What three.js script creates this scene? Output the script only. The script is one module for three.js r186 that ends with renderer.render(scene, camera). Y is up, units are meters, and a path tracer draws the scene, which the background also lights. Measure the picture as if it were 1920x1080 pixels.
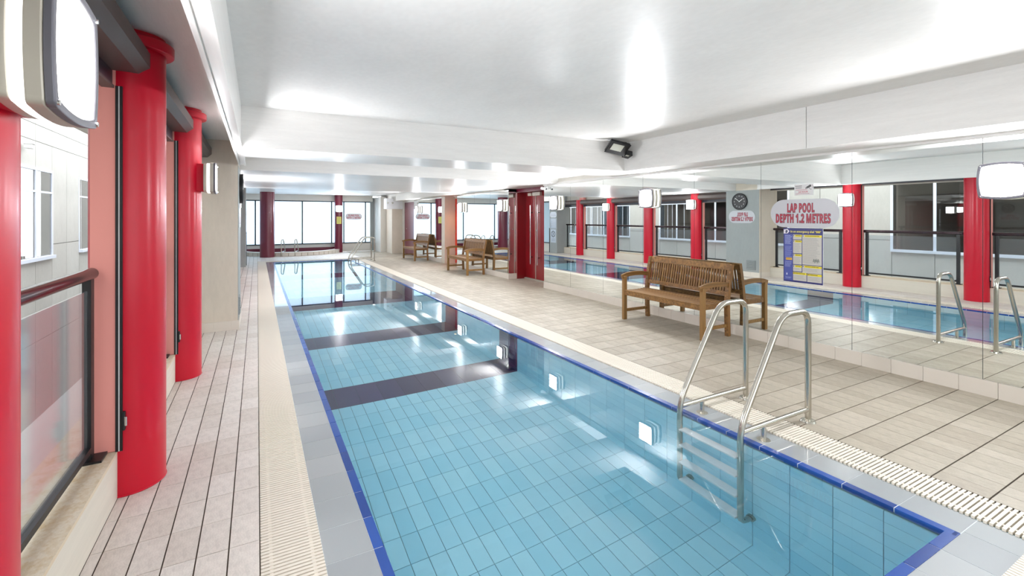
import * as THREE from 'three';
import { RoundedBoxGeometry } from 'three/addons/geometries/RoundedBoxGeometry.js';
import { mergeGeometries } from 'three/addons/utils/BufferGeometryUtils.js';
import { RectAreaLightUniformsLib } from 'three/addons/lights/RectAreaLightUniformsLib.js';

// ---------------------------------------------------------------- camera, sky, exposure
RectAreaLightUniformsLib.init();
const scene = new THREE.Scene();
const renderer = new THREE.WebGLRenderer({ antialias: true });
renderer.toneMapping = THREE.LinearToneMapping;
renderer.toneMappingExposure = 2.5;
renderer.shadowMap.enabled = true;

const YAW = Math.atan((960 - 482) / 875), EYE = 1.5;
const camera = new THREE.PerspectiveCamera(2 * Math.atan(540 / 875) * 180 / Math.PI, 1920 / 1080, 0.05, 200);
camera.position.set(0, EYE, 0);
camera.lookAt(Math.sin(YAW), EYE, -Math.cos(YAW));
camera.setViewOffset(1920, 1080, 0, 132, 1920, 1080);
scene.add(camera);

scene.background = new THREE.Color().setRGB(0.92, 0.97, 1.0);   // bright overcast sky
scene.backgroundIntensity = 1.65;
const LAMP = 104, LAMP_GLOW = 5;

// ---------------------------------------------------------------- helpers
let seed = 20240611;
const rnd = () => { seed = (seed * 1664525 + 1013904223) >>> 0; return seed / 4294967296; };
const taken = {};
function numbered(n) { const k = taken[n] = (taken[n] ?? -1) + 1; return k ? n + '_' + String(k).padStart(3, '0') : n; }
function shade(o) { o.traverse((m) => { if (m.isMesh) { m.castShadow = true; m.receiveShadow = true; } }); }
function part(parent, name, geo, mat, x = 0, y = 0, z = 0, rx = 0, ry = 0, rz = 0) {
  const m = new THREE.Mesh(geo, mat); m.name = name;
  m.position.set(x, y, z); m.rotation.set(rx, ry, rz);
  m.castShadow = m.receiveShadow = true; parent.add(m); return m;
}
function thing(name, label, category, x = 0, y = 0, z = 0, ry = 0, group) {
  const g = new THREE.Group(); g.name = numbered(name); g.position.set(x, y, z); g.rotation.y = ry;
  g.userData = { label, category }; if (group) g.userData.group = group;
  scene.add(g); return g;
}
function struct(name, label) {
  const g = new THREE.Group(); g.name = numbered(name); g.userData = { kind: 'structure' };
  if (label) g.userData.label = label;
  scene.add(g); return g;
}
const boxCache = {};
function bx(w, h, d) { const k = w.toFixed(4) + '_' + h.toFixed(4) + '_' + d.toFixed(4); return boxCache[k] ??= new THREE.BoxGeometry(w, h, d); }
// axis aligned box from bounds
function slab(parent, name, mat, x0, x1, y0, y1, z0, z1) {
  return part(parent, name, bx(Math.abs(x1 - x0), Math.abs(y1 - y0), Math.abs(z1 - z0)), mat, (x0 + x1) / 2, (y0 + y1) / 2, (z0 + z1) / 2);
}
const rb = (w, h, d, r = 0.004, s = 2) => new RoundedBoxGeometry(w, h, d, s, r);
const cyl = (r, h, n = 20, r2 = r) => new THREE.CylinderGeometry(r2, r, h, n);
function tube(points, r, n = 40, sides = 12) { return new THREE.TubeGeometry(points.isCurve ? points : new THREE.CatmullRomCurve3(points), n, r, sides); }
// polyline with rounded corners
function bentPath(pts, rad) {
  const path = new THREE.CurvePath(), V = pts.map((p) => new THREE.Vector3(...p));
  let from = V[0];
  for (let i = 1; i < V.length - 1; i++) {
    const a = V[i].clone().sub(V[i - 1]), b = V[i + 1].clone().sub(V[i]);
    const k = Math.min(rad, a.length() * 0.49, b.length() * 0.49);
    const p = V[i].clone().addScaledVector(a.normalize(), -k), q = V[i].clone().addScaledVector(b.normalize(), k);
    path.add(new THREE.LineCurve3(from, p)); path.add(new THREE.QuadraticBezierCurve3(p, V[i], q)); from = q;
  }
  path.add(new THREE.LineCurve3(from, V[V.length - 1]));
  return path;
}
function bentTube(pts, rad, r, n = 70, sides = 14) { return new THREE.TubeGeometry(bentPath(pts, rad), n, r, sides); }

// ---------------------------------------------------------------- textures
function noiseTex(w, h, f, srgb = true) {
  const d = new Uint8Array(w * h * 4);
  for (let y = 0; y < h; y++) for (let x = 0; x < w; x++) { const c = f(x, y), i = (y * w + x) * 4; d[i] = c[0]; d[i + 1] = c[1]; d[i + 2] = c[2]; d[i + 3] = 255; }
  const t = new THREE.DataTexture(d, w, h); t.magFilter = THREE.LinearFilter; t.minFilter = THREE.LinearMipmapLinearFilter; t.generateMipmaps = true;
  t.wrapS = t.wrapT = THREE.RepeatWrapping; if (srgb) t.colorSpace = THREE.SRGBColorSpace; t.needsUpdate = true; return t;
}
// smooth value noise on a lattice, wrapping
function lattice(n) { const a = new Float32Array(n * n); for (let i = 0; i < a.length; i++) a[i] = rnd(); return (u, v) => {
  u = ((u % n) + n) % n; v = ((v % n) + n) % n; const x = Math.floor(u), y = Math.floor(v), fx = u - x, fy = v - y, sx = fx * fx * (3 - 2 * fx), sy = fy * fy * (3 - 2 * fy);
  const A = a[y * n + x], B = a[y * n + (x + 1) % n], C = a[((y + 1) % n) * n + x], D = a[((y + 1) % n) * n + (x + 1) % n];
  return (A * (1 - sx) + B * sx) * (1 - sy) + (C * (1 - sx) + D * sx) * sy; }; }
const cl = (v) => Math.max(0, Math.min(255, v | 0));
const n8 = lattice(8), n32 = lattice(32), n64 = lattice(64);
const speckle = (amp, patch) => noiseTex(256, 256, (x, y) => { const k = 240 + (rnd() - 0.5) * amp + (n8(x / 32, y / 32) - 0.5) * patch + (n32(x / 8, y / 8) - 0.5) * patch; return [cl(k), cl(k - 1), cl(k - 3)]; });
const texTile = speckle(26, 16), texPaint = speckle(5, 5);
const texWood = noiseTex(256, 256, (x, y) => { const g = n64(x / 4, y / 64) * 0.6 + n32(x / 3 + 9, y / 90) * 0.4, k = 150 + g * 100 + (rnd() - 0.5) * 14; return [cl(k), cl(k * 0.97), cl(k * 0.92)]; });
const texRib = noiseTex(64, 8, (x) => { const k = (x % 8) < 4 ? 200 : 90; return [k, k, k]; }, false);
const texSill0 = noiseTex(256, 256, (x, y) => { const k = 232 + (rnd() - 0.5) * 20, s = Math.max(0, n8(x / 32, y / 40) * 0.6 + n32(x / 8, y / 8) * 0.5 - 0.42) * 80; return [cl(k - s * 0.35), cl(k - 6 - s * 0.6), cl(k - 16 - s)]; });
const texSill = texSill0; texSill.repeat.set(1, 26);
function canvasTex(w, h, draw) { const c = document.createElement('canvas'); c.width = w; c.height = h; draw(c.getContext('2d'), w, h); const t = new THREE.CanvasTexture(c); t.colorSpace = THREE.SRGBColorSpace; return t; }

// ---------------------------------------------------------------- materials
const S = (color, roughness = 0.6, extra = {}) => new THREE.MeshStandardMaterial({ color, roughness, ...extra });
const P = (o) => new THREE.MeshPhysicalMaterial(o);
const M = {
  ceil: P({ color: '#f4f3f2', roughness: 0.34, specularIntensity: 0.35, map: texPaint }),
  wall: S('#e9e6df', 0.6, { map: texPaint }),
  cream: S('#e6dccd', 0.6, { map: texPaint }),
  greypaint: S('#a6acac', 0.55, { map: texPaint }),
  sillface: S('#e4ded2', 0.7, { map: texPaint }),
  silltop: S('#efe7da', 0.75, { map: texSill }),
  grout: S('#43362b', 0.9), groutpale: S('#b9ad9c', 0.9), groutpool: S('#2f6f7a', 0.8), groutwhite: S('#e8eef0', 0.8),
  deck: ['#bbb2a2', '#b6ad9d', '#bfb6a7', '#b1a797'].map((c) => S(c, 0.55, { map: texTile })),
  decklit: ['#e9e2dc', '#e5ded8', '#ece6e1', '#e1d9d2'].map((c) => S(c, 0.5, { map: texTile })),  // smoother walkway tiles, colour also raised for the daylight from the windows
  skirt: S('#ddd5ca', 0.35),
  slat: S('#e8e0d2', 0.55), gutter: S('#d6cebf', 0.85),
  ledge: ['#9aa0a3', '#959b9f', '#9fa4a7'].map((c) => P({ color: c, roughness: 0.5, clearcoat: 1, clearcoatRoughness: 0.04 })),
  blue: ['#1c4a9c', '#2151a6', '#184290'].map((c) => S(c, 0.2)),
  pool: ['#b2e7f7', '#a9e2f3', '#b9ebf9'].map((c) => S(c, 0.35)),
  stripe: ['#4a3f63', '#53466c', '#453a5c'].map((c) => S(c, 0.35)),
  red: P({ color: '#c8082a', roughness: 0.36, specularIntensity: 0.6, clearcoat: 0.2, clearcoatRoughness: 0.2 }),
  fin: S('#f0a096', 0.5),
  maroon: P({ color: '#690d2a', roughness: 0.35, clearcoat: 0.3, clearcoatRoughness: 0.2 }),
  reddoor: P({ color: '#860a16', roughness: 0.28, clearcoat: 0.4, clearcoatRoughness: 0.15 }),
  darkbeam: S('#5d5350', 0.45), navy: S('#2a2d38', 0.4), black: S('#17181c', 0.4), charcoal: S('#2b2d33', 0.35, { metalness: 0.4 }),
  rubber: S('#101012', 0.7),
  railtube: S('#4a3d42', 0.18, { metalness: 0.85 }),
  steel: S('#bbb7ad', 0.22, { metalness: 1 }),
  tread: S('#e4edf0', 0.4),
  chrome: S('#d8d8d8', 0.12, { metalness: 1 }),
  alu: S('#bcb6aa', 0.4, { metalness: 0.35 }), lampframe: S('#6d6c74', 0.42, { metalness: 0.4 }),
  diffuser: S('#ffffff', 0.4, { emissive: '#fffdf6', emissiveIntensity: LAMP_GLOW }),
  band: S('#fdfdfb', 0.35, { emissive: '#ffffff', emissiveIntensity: 1.1 }),
  warm: S('#fff2e0', 0.4, { emissive: '#ffc98a', emissiveIntensity: 6 }),
  teak: ['#ab8049', '#a07541', '#b58c53', '#966b3b'].map((c) => S(c, 0.5, { map: texWood })),
  mirror: S('#f1f5f3', 0.0, { metalness: 1 }),
  mirrorback: S('#40474a', 0.5),
  glass: P({ color: '#ffffff', roughness: 0.0, transmission: 1, thickness: 0, ior: 1.5 }),
  railglass: P({ color: '#f1f5f8', roughness: 0.1, transmission: 0.96, thickness: 0, ior: 1.5 }),
  frosted: P({ color: '#e0eef9', roughness: 1, transmission: 0.97, thickness: 0, ior: 1.45 }),
  water: P({ color: '#ffffff', roughness: 0.0, transmission: 1, thickness: 1, ior: 1.33, attenuationColor: '#84d0e6', attenuationDistance: 26 }),
  facade: ['#d0ceca', '#cccac6', '#d3d1cd'].map((c) => S(c, 0.8, { map: texPaint })),
  facadejoint: S('#4c4b4a', 0.9), winframe: S('#dfe5f2', 0.5), room: S('#857f78', 0.9), blind: S('#c2c4cc', 0.8), paving: S('#b5b2ac', 0.9),
  clockface: S('#15161a', 0.4), white: S('#f4f4f2', 0.4), grille: S('#8b9092', 0.6), signback: S('#e2e4e8', 0.4),
  orange: S('#d8351a', 0.4), ledlens: S('#b9b9ae', 0.3), whiteplastic: S('#eceef0', 0.4),  // orange: red door paint with the warm lamp glow mixed in
};

// ---------------------------------------------------------------- key dimensions (metres, from the photograph)
const XM = 5.38;                 // mirror wall
const XS = -0.655;               // sill wall, room side
const GL0 = 0.012, GL1 = 0.262;  // window-side drain grate
const GR0 = 3.16, GR1 = 3.43;    // mirror-side drain grate
const PL = 0.467, PR = 2.955;    // outer edges of the blue nosing
const ZN = -0.93, ZF = -17.65;   // pool ends (outer edge of nosing)
const GN0 = -0.735, GN1 = -0.475, GF0 = -17.9, GF1 = -18.12;
const NOSE = 0.045, DEPTH = 1.32, YW = -0.022, YL = -0.012;
const ZNEAR = 2.6, ZBACK = -21.7;
const MIRROR_TOP = 2.172, SOFFIT = 2.2, CEIL = 2.615;

// choose which pieces show largest in the picture
const SY = Math.sin(YAW), CY = Math.cos(YAW);
function score(x, y, z) {
  const dep = x * SY - z * CY, lat = x * CY + z * SY;
  if (dep < 0.3) return 0;
  const u = 960 + 875 * lat / dep, v = 408 + 875 * (EYE - y) / dep;
  if (u < -30 || u > 1950 || v > 1110 || v < -30) return 0;
  return 1 / (dep * dep);
}
// pieces: [w,h,d,x,y,z,mat,name]; the 300 largest become meshes, the rest one "stuff" part per material
function lay(parent, pieces, restName, most = 300) {
  const order = pieces.map((p) => [score(p[3], p[4], p[5]), p]).sort((a, b) => b[0] - a[0]);
  const rest = new Map();
  order.forEach(([s, p], i) => {
    if (i < most && s > 0) { part(parent, p[7], bx(p[0], p[1], p[2]), p[6], p[3], p[4], p[5]); return; }
    const g = bx(p[0], p[1], p[2]).clone().translate(p[3], p[4], p[5]);
    if (!rest.has(p[6])) rest.set(p[6], []); rest.get(p[6]).push(g);
  });
  for (const [m, gs] of rest) { const o = part(parent, restName, mergeGeometries(gs), m); o.userData.kind = 'stuff'; }
}
const pick = (a) => a[Math.floor(rnd() * a.length)];

// ---------------------------------------------------------------- deck floors
function deck(group, x0, x1, pitchX, x0off, phaseZ, gapX, gapZ, z0, z1, mats = M.deck) {
  const pieces = [], dz = 0.2475;
  const xs = [x0]; for (let x = x0off; x < x1 - 0.01; x += pitchX) if (x > x0 + 0.01) xs.push(x); xs.push(x1);
  for (let i = 0; i + 1 < xs.length; i++) {
    for (let k = Math.ceil((z0 - phaseZ) / dz); phaseZ + k * dz < z1; k++) {
      const za = phaseZ + k * dz, zb = Math.min(za + dz, z1);
      pieces.push([xs[i + 1] - xs[i] - gapX, 0.012, zb - za - gapZ, (xs[i] + xs[i + 1]) / 2, -0.006 + (rnd() - 0.5) * 0.0008, (za + zb) / 2, pick(mats), 'tile']);
    }
  }
  lay(group, pieces, 'far_tiles');
}
const deckR = struct('pool_deck', 'beige tiled deck along the mirror wall');
slab(deckR, 'screed', M.grout, GR1, 6.4, -0.3, -0.0035, ZBACK, ZNEAR);
deck(deckR, GR1, XM, 0.1218, GR1, -1.21, 0.0026, 0.0078, GF1, 1.0);
deck(deckR, XM, 6.0, 0.124, XM, -1.21, 0.0028, 0.006, -15.0, -8.3);
const deckL = struct('pool_deck', 'beige tiled walkway beside the window sill');
slab(deckL, 'screed', M.grout, XS - 0.3, GL0, -0.3, -0.0035, ZBACK, ZNEAR);
deck(deckL, XS, GL0, 0.1238, -0.607, -2.47, 0.006, 0.003, ZBACK, 0.6, M.decklit);
const deckF = struct('floor', 'pale tiled floor at the spa end');
slab(deckF, 'screed', M.groutpale, GL0, GR1, -0.3, -0.0035, ZBACK, GF1);
deck(deckF, GL0, GR1, 0.1238, GL0, -18.12, 0.004, 0.004, ZBACK, GF1, M.decklit);
deck(deckF, GR1, 6.2, 0.1238, GR1, -18.12, 0.004, 0.004, ZBACK, GF1);
const deckN = struct('floor', 'beige tiled floor at the near pool end');
slab(deckN, 'screed', M.grout, GL0, GR1, -0.3, -0.0035, GN1, ZNEAR);
deck(deckN, GL0, GR1, 0.1238, GL0, -0.475, 0.004, 0.004, GN1, 0.6);

// ---------------------------------------------------------------- drain grates
function grate(label, x0, x1, z0, z1, alongX) {
  const t = thing('drain_grate', label, 'drain grate');
  slab(t, 'gutter', M.gutter, x0, x1, -0.3, -0.24, z0, z1);
  const pitch = 0.0224, bar = 0.0145, L = alongX ? z1 - z0 : x1 - x0, pieces = [];
  const mid = alongX ? (z0 + z1) / 2 : (x0 + x1) / 2;
  if (!alongX) for (let z = z0 + pitch / 2; z < z1; z += pitch) pieces.push([L - 0.004, 0.022, bar, mid, -0.0125, z, M.slat, 'slat']);
  else for (let x = x0 + pitch / 2; x < x1; x += pitch) pieces.push([bar, 0.022, L - 0.004, x, -0.0125, mid, M.slat, 'slat']);
  lay(t, pieces, 'far_slats');
  for (const f of [0.17, 0.83]) alongX ? slab(t, 'support_bar', M.slat, x0, x1, -0.024, -0.004, z0 + f * L - 0.007, z0 + f * L + 0.007)
    : slab(t, 'support_bar', M.slat, x0 + f * L - 0.007, x0 + f * L + 0.007, -0.024, -0.004, z0, z1);
  return t;
}
grate('long cream slatted overflow grate on the mirror side of the pool', GR0, GR1, GF1, GN1, false);
grate('long cream slatted overflow grate beside the window walkway', GL0, GL1, GF1, GN1, false);
grate('short cream slatted overflow grate across the pool end away from the spa', GL1, GR0, GN0, GN1, true);
grate('short cream slatted overflow grate in front of the spa', GL1, GR0, GF1, GF0, true);

// ---------------------------------------------------------------- pool basin
const basin = struct('pool_basin', 'teal tiled lap pool with dark cross stripes and blue edge tiles');
const IL = PL + NOSE, IR = PR - NOSE, IN = ZN - NOSE, IF = ZF + NOSE;      // inner faces
slab(basin, 'basin_floor', M.groutpool, IL - 0.3, IR + 0.3, -DEPTH - 0.3, -DEPTH, IF - 0.3, IN + 0.3);
slab(basin, 'basin_wall', M.groutpool, GL1 - 0.02, IL - 0.006, -DEPTH, YL - 0.006, GF0, GN0);
slab(basin, 'basin_wall', M.groutpool, IR + 0.006, GR0 + 0.02, -DEPTH, YL - 0.006, GF0, GN0);
slab(basin, 'basin_wall', M.groutpool, IL - 0.006, IR + 0.006, -DEPTH, YL - 0.006, IN + 0.006, GN0);
slab(basin, 'basin_wall', M.groutpool, IL - 0.006, IR + 0.006, -DEPTH, YL - 0.006, GF0, IF - 0.006);
const stripes = [[-5.18, -5.68], [-7.17, -7.75], [-9.75, -11.1], [-14.0, -15.0]];
const inStripe = (z) => stripes.some(([a, b]) => z < a && z > b);
{
  const dz = 0.2475, floorT = [], wallT = [], ledgeT = [], blueT = [];
  const nx = Math.round((IR - IL) / 0.12), wx = (IR - IL) / nx;
  for (let z = IN; z > IF + 0.01; ) {
    // rows: stripe rows follow the stripe edges
    const s = stripes.find(([a, b]) => z <= a + 0.001 && z > b + 0.001), next = stripes.find(([a]) => a < z - 0.02 && a > z - dz - 0.02);
    const zb = s ? s[1] : Math.max(next ? next[0] : z - dz, IF), dark = !!s, w = z - zb;
    const n = dark ? Math.round((IR - IL) / 0.245) : nx, ww = (IR - IL) / n;
    for (let i = 0; i < n; i++) floorT.push([ww - 0.004, 0.012, w - 0.004, IL + (i + 0.5) * ww, -DEPTH + 0.005, (z + zb) / 2, pick(dark ? M.stripe : M.pool), dark ? 'stripe_tile' : 'floor_tile']);
    for (const X of [IL, IR]) for (let j = 0; j < 10; j++) { const h = (DEPTH - 0.08) / 10; wallT.push([0.012, h - 0.004, w - 0.004, X, -DEPTH + (j + 0.5) * h, (z + zb) / 2, pick(dark ? M.stripe : M.pool), 'wall_tile']); }
    z = zb;
  }
  for (const Z of [IN, IF]) for (let i = 0; i < 10; i++) for (let j = 0; j < 10; j++) { const h = (DEPTH - 0.08) / 10, w = (IR - IL) / 10; wallT.push([w - 0.004, h - 0.004, 0.012, IL + (i + 0.5) * w, -DEPTH + (j + 0.5) * h, Z, pick(M.pool), 'wall_tile']); }
  lay(basin, floorT, 'far_floor_tiles'); lay(basin, wallT, 'far_wall_tiles');
  for (let z = ZN - 0.002; z > ZF; z -= dz) {
    const zb = Math.max(z - dz, ZF), w = z - zb - 0.006, zc = (z + zb) / 2;
    for (const [a, b] of [[GL1, PL], [PR, GR0]]) ledgeT.push([b - a - 0.003, 0.012, w + 0.003, (a + b) / 2, YL - 0.006, zc, pick(M.ledge), 'ledge_tile']);
    for (const [a, b] of [[PL, IL], [IR, PR]]) blueT.push([b - a, 0.05, w, (a + b) / 2, YL - 0.024, zc, pick(M.blue), 'edge_tile']);
  }
  for (const [za, zb, ba, bb] of [[GN0, ZN, ZN, IN], [ZF, GF0, IF, ZF]]) for (let x = GL1; x < GR0 - 0.05; x += dz) {
    const xb = Math.min(x + dz, GR0);
    ledgeT.push([xb - x - 0.003, 0.012, Math.abs(za - zb) - 0.003, (x + xb) / 2, YL - 0.006, (za + zb) / 2, pick(M.ledge), 'ledge_tile']);
    const p = Math.max(x, PL), q = Math.min(xb, PR); if (q - p > 0.03) blueT.push([q - p - 0.006, 0.05, Math.abs(ba - bb), (p + q) / 2, YL - 0.024, (ba + bb) / 2, pick(M.blue), 'edge_tile']);
  }
  lay(basin, ledgeT, 'far_ledge_tiles'); lay(basin, blueT, 'far_edge_tiles');
  for (const [a, b, c, d] of [[GL1, PL, GF0, GN0], [PR, GR0, GF0, GN0], [PL, PR, ZN, GN0], [PL, PR, GF0, ZF]]) slab(basin, 'ledge_mortar', M.groutwhite, a, b, YL - 0.03, YL - 0.0012, c, d);
  // white joint mortar under the blue nosing
  for (const [a, b] of [[PL, IL - 0.004], [IR + 0.004, PR]]) slab(basin, 'edge_mortar', M.groutwhite, a, b, YL - 0.04, YL - 0.0015, ZF, ZN);
  slab(basin, 'edge_mortar', M.groutwhite, PL, PR, YL - 0.04, YL - 0.0015, IN + 0.004, ZN); slab(basin, 'edge_mortar', M.groutwhite, PL, PR, YL - 0.04, YL - 0.0015, ZF, IF - 0.004);
}
{
  const g = new THREE.PlaneGeometry(PR - PL - 0.05, ZN - ZF - 0.05); g.rotateX(-Math.PI / 2);
  const w = new THREE.Mesh(g, M.water); w.name = 'pool_water'; w.position.set((PL + PR) / 2, YW, (ZN + ZF) / 2);
  w.userData = { label: 'still clear blue water filling the lap pool', category: 'water', kind: 'stuff' }; w.receiveShadow = true; scene.add(w);
}

// ---------------------------------------------------------------- ceiling
const ceil = struct('ceiling', 'white glossy painted ceiling with a raised field');
slab(ceil, 'raised_field', M.ceil, -0.14, 4.85, CEIL, CEIL + 0.12, -5.35, ZNEAR);
slab(ceil, 'window_strip', M.ceil, -1.0, -0.21, 2.525, 2.7, -7.3, ZNEAR);
slab(ceil, 'cross_beam', M.ceil, -0.14, 5.6, SOFFIT, CEIL + 0.12, -6.2, -5.35);
slab(ceil, 'second_field', M.ceil, -1.0, 5.6, CEIL, CEIL + 0.12, -7.9, -6.2);
slab(ceil, 'low_field', M.ceil, -1.0, 6.2, SOFFIT, CEIL + 0.12, -12.6, -7.9);
slab(ceil, 'spa_field', M.ceil, -1.0, 6.2, 2.47, 2.7, ZBACK - 0.2, -12.6);
slab(ceil, 'window_bulkhead', M.wall, -1.0, 4.6, 2.22, 2.47, ZBACK - 0.1, ZBACK + 0.12);
slab(ceil, 'mirror_bulkhead', M.wall, 5.0, 6.2, 2.19, 2.47, ZBACK, -12.6);
const bulk = struct('trim_1', 'white bulkhead above the mirrors');
slab(bulk, 'fascia_panel', M.ceil, 4.85, 5.7, SOFFIT - 0.005, CEIL + 0.12, -5.35, -2.705);
slab(bulk, 'fascia_panel', M.ceil, 4.85, 5.7, SOFFIT - 0.005, CEIL + 0.12, -2.699, ZNEAR);
const fin = struct('trim_2', 'narrow white downstand beam along the windows');
slab(fin, 'beam_web', M.ceil, -0.205, -0.14, SOFFIT + 0.012, CEIL + 0.1, -7.25, ZNEAR);
slab(fin, 'edge_bead', M.ceil, -0.216, -0.196, SOFFIT, SOFFIT + 0.03, -7.25, ZNEAR);
slab(fin, 'edge_bead', M.ceil, -0.152, -0.134, SOFFIT, SOFFIT + 0.03, -7.25, ZNEAR);

// ---------------------------------------------------------------- mirror wall
const wr = struct('wall_right', 'mirror clad wall');
function mirrors(z0, z1, seams) {
  slab(wr, 'wall_core', M.wall, XM + 0.012, XM + 0.25, 0, 2.3, z1, z0);
  slab(wr, 'mirror_backing', M.mirrorback, XM + 0.006, XM + 0.012, 0.13, MIRROR_TOP, z1, z0);
  const zs = [z0, ...seams, z1];
  for (let i = 0; i + 1 < zs.length; i++) slab(wr, 'mirror_panel', M.mirror, XM, XM + 0.006, 0.135, MIRROR_TOP, zs[i + 1] + 0.002, zs[i] - 0.002);
}
mirrors(ZNEAR, -8.42, [1.41, 0.42, -0.56, -1.553, -2.54, -3.53, -4.516, -5.51, -6.48, -7.46]);
mirrors(-10.03, -13.36, [-11.05, -12.05, -12.95]);
mirrors(-14.73, -17.85, [-15.6, -16.6]);
slab(wr, 'wall_core', M.cream, XM, 6.0, 0, 2.3, -14.73, -14.5);
slab(wr, 'wall_core', M.wall, XM, 6.0, 0, 2.3, -19.6, -19.2);
slab(wr, 'soffit_trim', M.ceil, XM - 0.02, XM + 0.01, MIRROR_TOP, SOFFIT + 0.02, -8.42, ZNEAR);
const bb = struct('baseboard_right', 'cream tiled skirting under the mirrors');
{
  const run = (a, b) => { for (let z = a; z > b + 0.02; z -= 0.2475) { const e = Math.max(z - 0.2475, b); slab(bb, 'skirting_tile', M.skirt, XM - 0.012, XM + 0.012, 0, 0.133, e + 0.0012, z - 0.0012); } };
  run(-0.22, -8.42); run(-10.03, -13.36); run(-14.73, -17.85);
  for (const [a, b] of [[ZNEAR, -0.22]]) slab(bb, 'skirting_tile', M.skirt, XM - 0.012, XM + 0.012, 0, 0.133, b, a);
  slab(bb, 'skirting_tile', M.skirt, XM - 0.012, 5.6, 0, 0.133, -10.03, -10.005);
}
// end walls
const wf = struct('wall_front', 'white wall behind the viewpoint'); slab(wf, 'sill_wall', M.wall, -1.2, 5.7, -0.3, 0.4, ZNEAR, ZNEAR + 0.2); slab(wf, 'window_bulkhead', M.wall, -1.2, 5.7, 2.35, 2.8, ZNEAR, ZNEAR + 0.2);
slab(wf, 'wall_core', M.wall, -1.2, -0.3, 0.4, 2.35, ZNEAR, ZNEAR + 0.2); slab(wf, 'wall_core', M.wall, 5.1, 5.7, 0.4, 2.35, ZNEAR, ZNEAR + 0.2);
{ // end window behind the viewpoint
  const w = struct('window_3', 'clear window in the wall behind the viewpoint'), e = [-0.3, 1.05, 2.4, 3.75, 5.1];
  for (let i = 0; i < 4; i++) slab(w, 'pane', M.glass, e[i] + 0.02, e[i + 1] - 0.02, 0.42, 2.33, ZNEAR + 0.1, ZNEAR + 0.104);
  for (const x of e) slab(w, 'frame_bar', M.black, x - 0.025, x + 0.025, 0.4, 2.35, ZNEAR + 0.08, ZNEAR + 0.13);
}

// first door recess
{
  const w = struct('wall_recess', 'door recess in the mirror wall');
  slab(w, 'reveal_core', M.wall, XM + 0.012, 6.0, 0, 2.3, -10.28, -10.03);
  slab(w, 'reveal_mirror', M.mirror, XM + 0.004, 5.6, 0.135, 2.13, -10.03, -10.024);
  slab(w, 'reveal_core', M.wall, XM + 0.012, 6.0, 0, 2.3, -8.42, -8.2);
  slab(w, 'back_core', M.wall, 5.9, 6.05, 0, 2.3, -10.1, -8.3);
  const d = struct('door_1', 'glossy red double door in the mirrored recess');
  slab(d, 'door_frame', M.reddoor, 5.6, 5.9, 0, 2.16, -10.028, -9.985);
  slab(d, 'door_frame', M.reddoor, 5.72, 5.9, 0, 2.16, -8.46, -8.42);
  slab(d, 'door_head', M.maroon, 5.6, 5.9, 2.11, 2.2, -10.02, -8.42);
  slab(d, 'threshold', M.alu, 5.8, 5.9, 0, 0.03, -9.98, -8.46);
  for (const [za, zb, hz] of [[-9.98, -9.505, -9.66], [-9.495, -8.47, -9.34]]) {
    const leaf = slab(d, 'door_leaf', M.reddoor, 5.84, 5.885, 0.035, 2.11, za, zb);
    const lx = -0.045, lz = hz - (za + zb) / 2;
    part(leaf, 'pull_handle', cyl(0.014, 1.42, 14), M.chrome, lx - 0.035, 1.09 - 1.0725, lz);
    for (const y of [0.55, 1.62]) part(leaf, 'handle_bracket', cyl(0.01, 0.07, 10), M.black, lx, y - 1.0725, lz, 0, 0, Math.PI / 2);
    part(leaf, 'lock', cyl(0.016, 0.03, 14), M.chrome, -0.03, 1.2 - 1.0725, lz - 0.1, 0, 0, Math.PI / 2);
  }
  slab(d, 'meeting_strip', M.alu, 5.83, 5.845, 0.035, 2.11, -9.512, -9.49);
  part(d, 'door_closer', rb(0.07, 0.085, 0.34, 0.008), M.alu, 5.8, 2.06, -9.38);
  part(d, 'door_closer', rb(0.05, 0.07, 0.16, 0.008), M.cream, 5.81, 2.06, -9.72);
}
// second recess, lit by a warm downlight
{
  const w = struct('wall_recess', 'second door recess with a cream reveal');
  slab(w, 'reveal_core', M.cream, XM + 0.012, 6.3, 0, 2.47, -13.36, -13.2);
  slab(w, 'reveal_core', M.cream, XM, 6.3, 0, 2.47, -14.5, -14.43);
  slab(w, 'back_core', M.cream, 5.92, 6.05, 0, 2.47, -14.5, -13.2);
  const d = struct('door_2', 'red door inside the cream recess, coloured orange for the warm lamp glow');
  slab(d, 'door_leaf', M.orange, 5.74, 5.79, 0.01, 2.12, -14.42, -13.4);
  slab(d, 'door_head', M.cream, 5.74, 5.9, 2.12, 2.2, -14.43, -13.36);
  for (const y of [0.3, 1.0, 1.75]) slab(d, 'hinge', M.alu, 5.725, 5.742, y, y + 0.1, -14.41, -14.385);
  const L = thing('downlight', 'small warm round downlight in the recess ceiling above the warm tinted red door', 'downlight', 5.56, 2.18, -13.95);
  part(L, 'trim_ring', new THREE.TorusGeometry(0.05, 0.012, 10, 28), M.whiteplastic, 0, 0, 0, Math.PI / 2);
  part(L, 'lens', cyl(0.045, 0.012, 24), M.warm, 0, 0.004, 0);
  const s = new THREE.SpotLight(new THREE.Color('#ffb766'), 0.8, 6, 0.85, 0.6, 2); s.position.set(5.56, 2.16, -13.95); s.target.position.set(5.5, 0, -13.95); s.castShadow = true; s.shadow.radius = 2;
  scene.add(s); scene.add(s.target);
}
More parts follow.
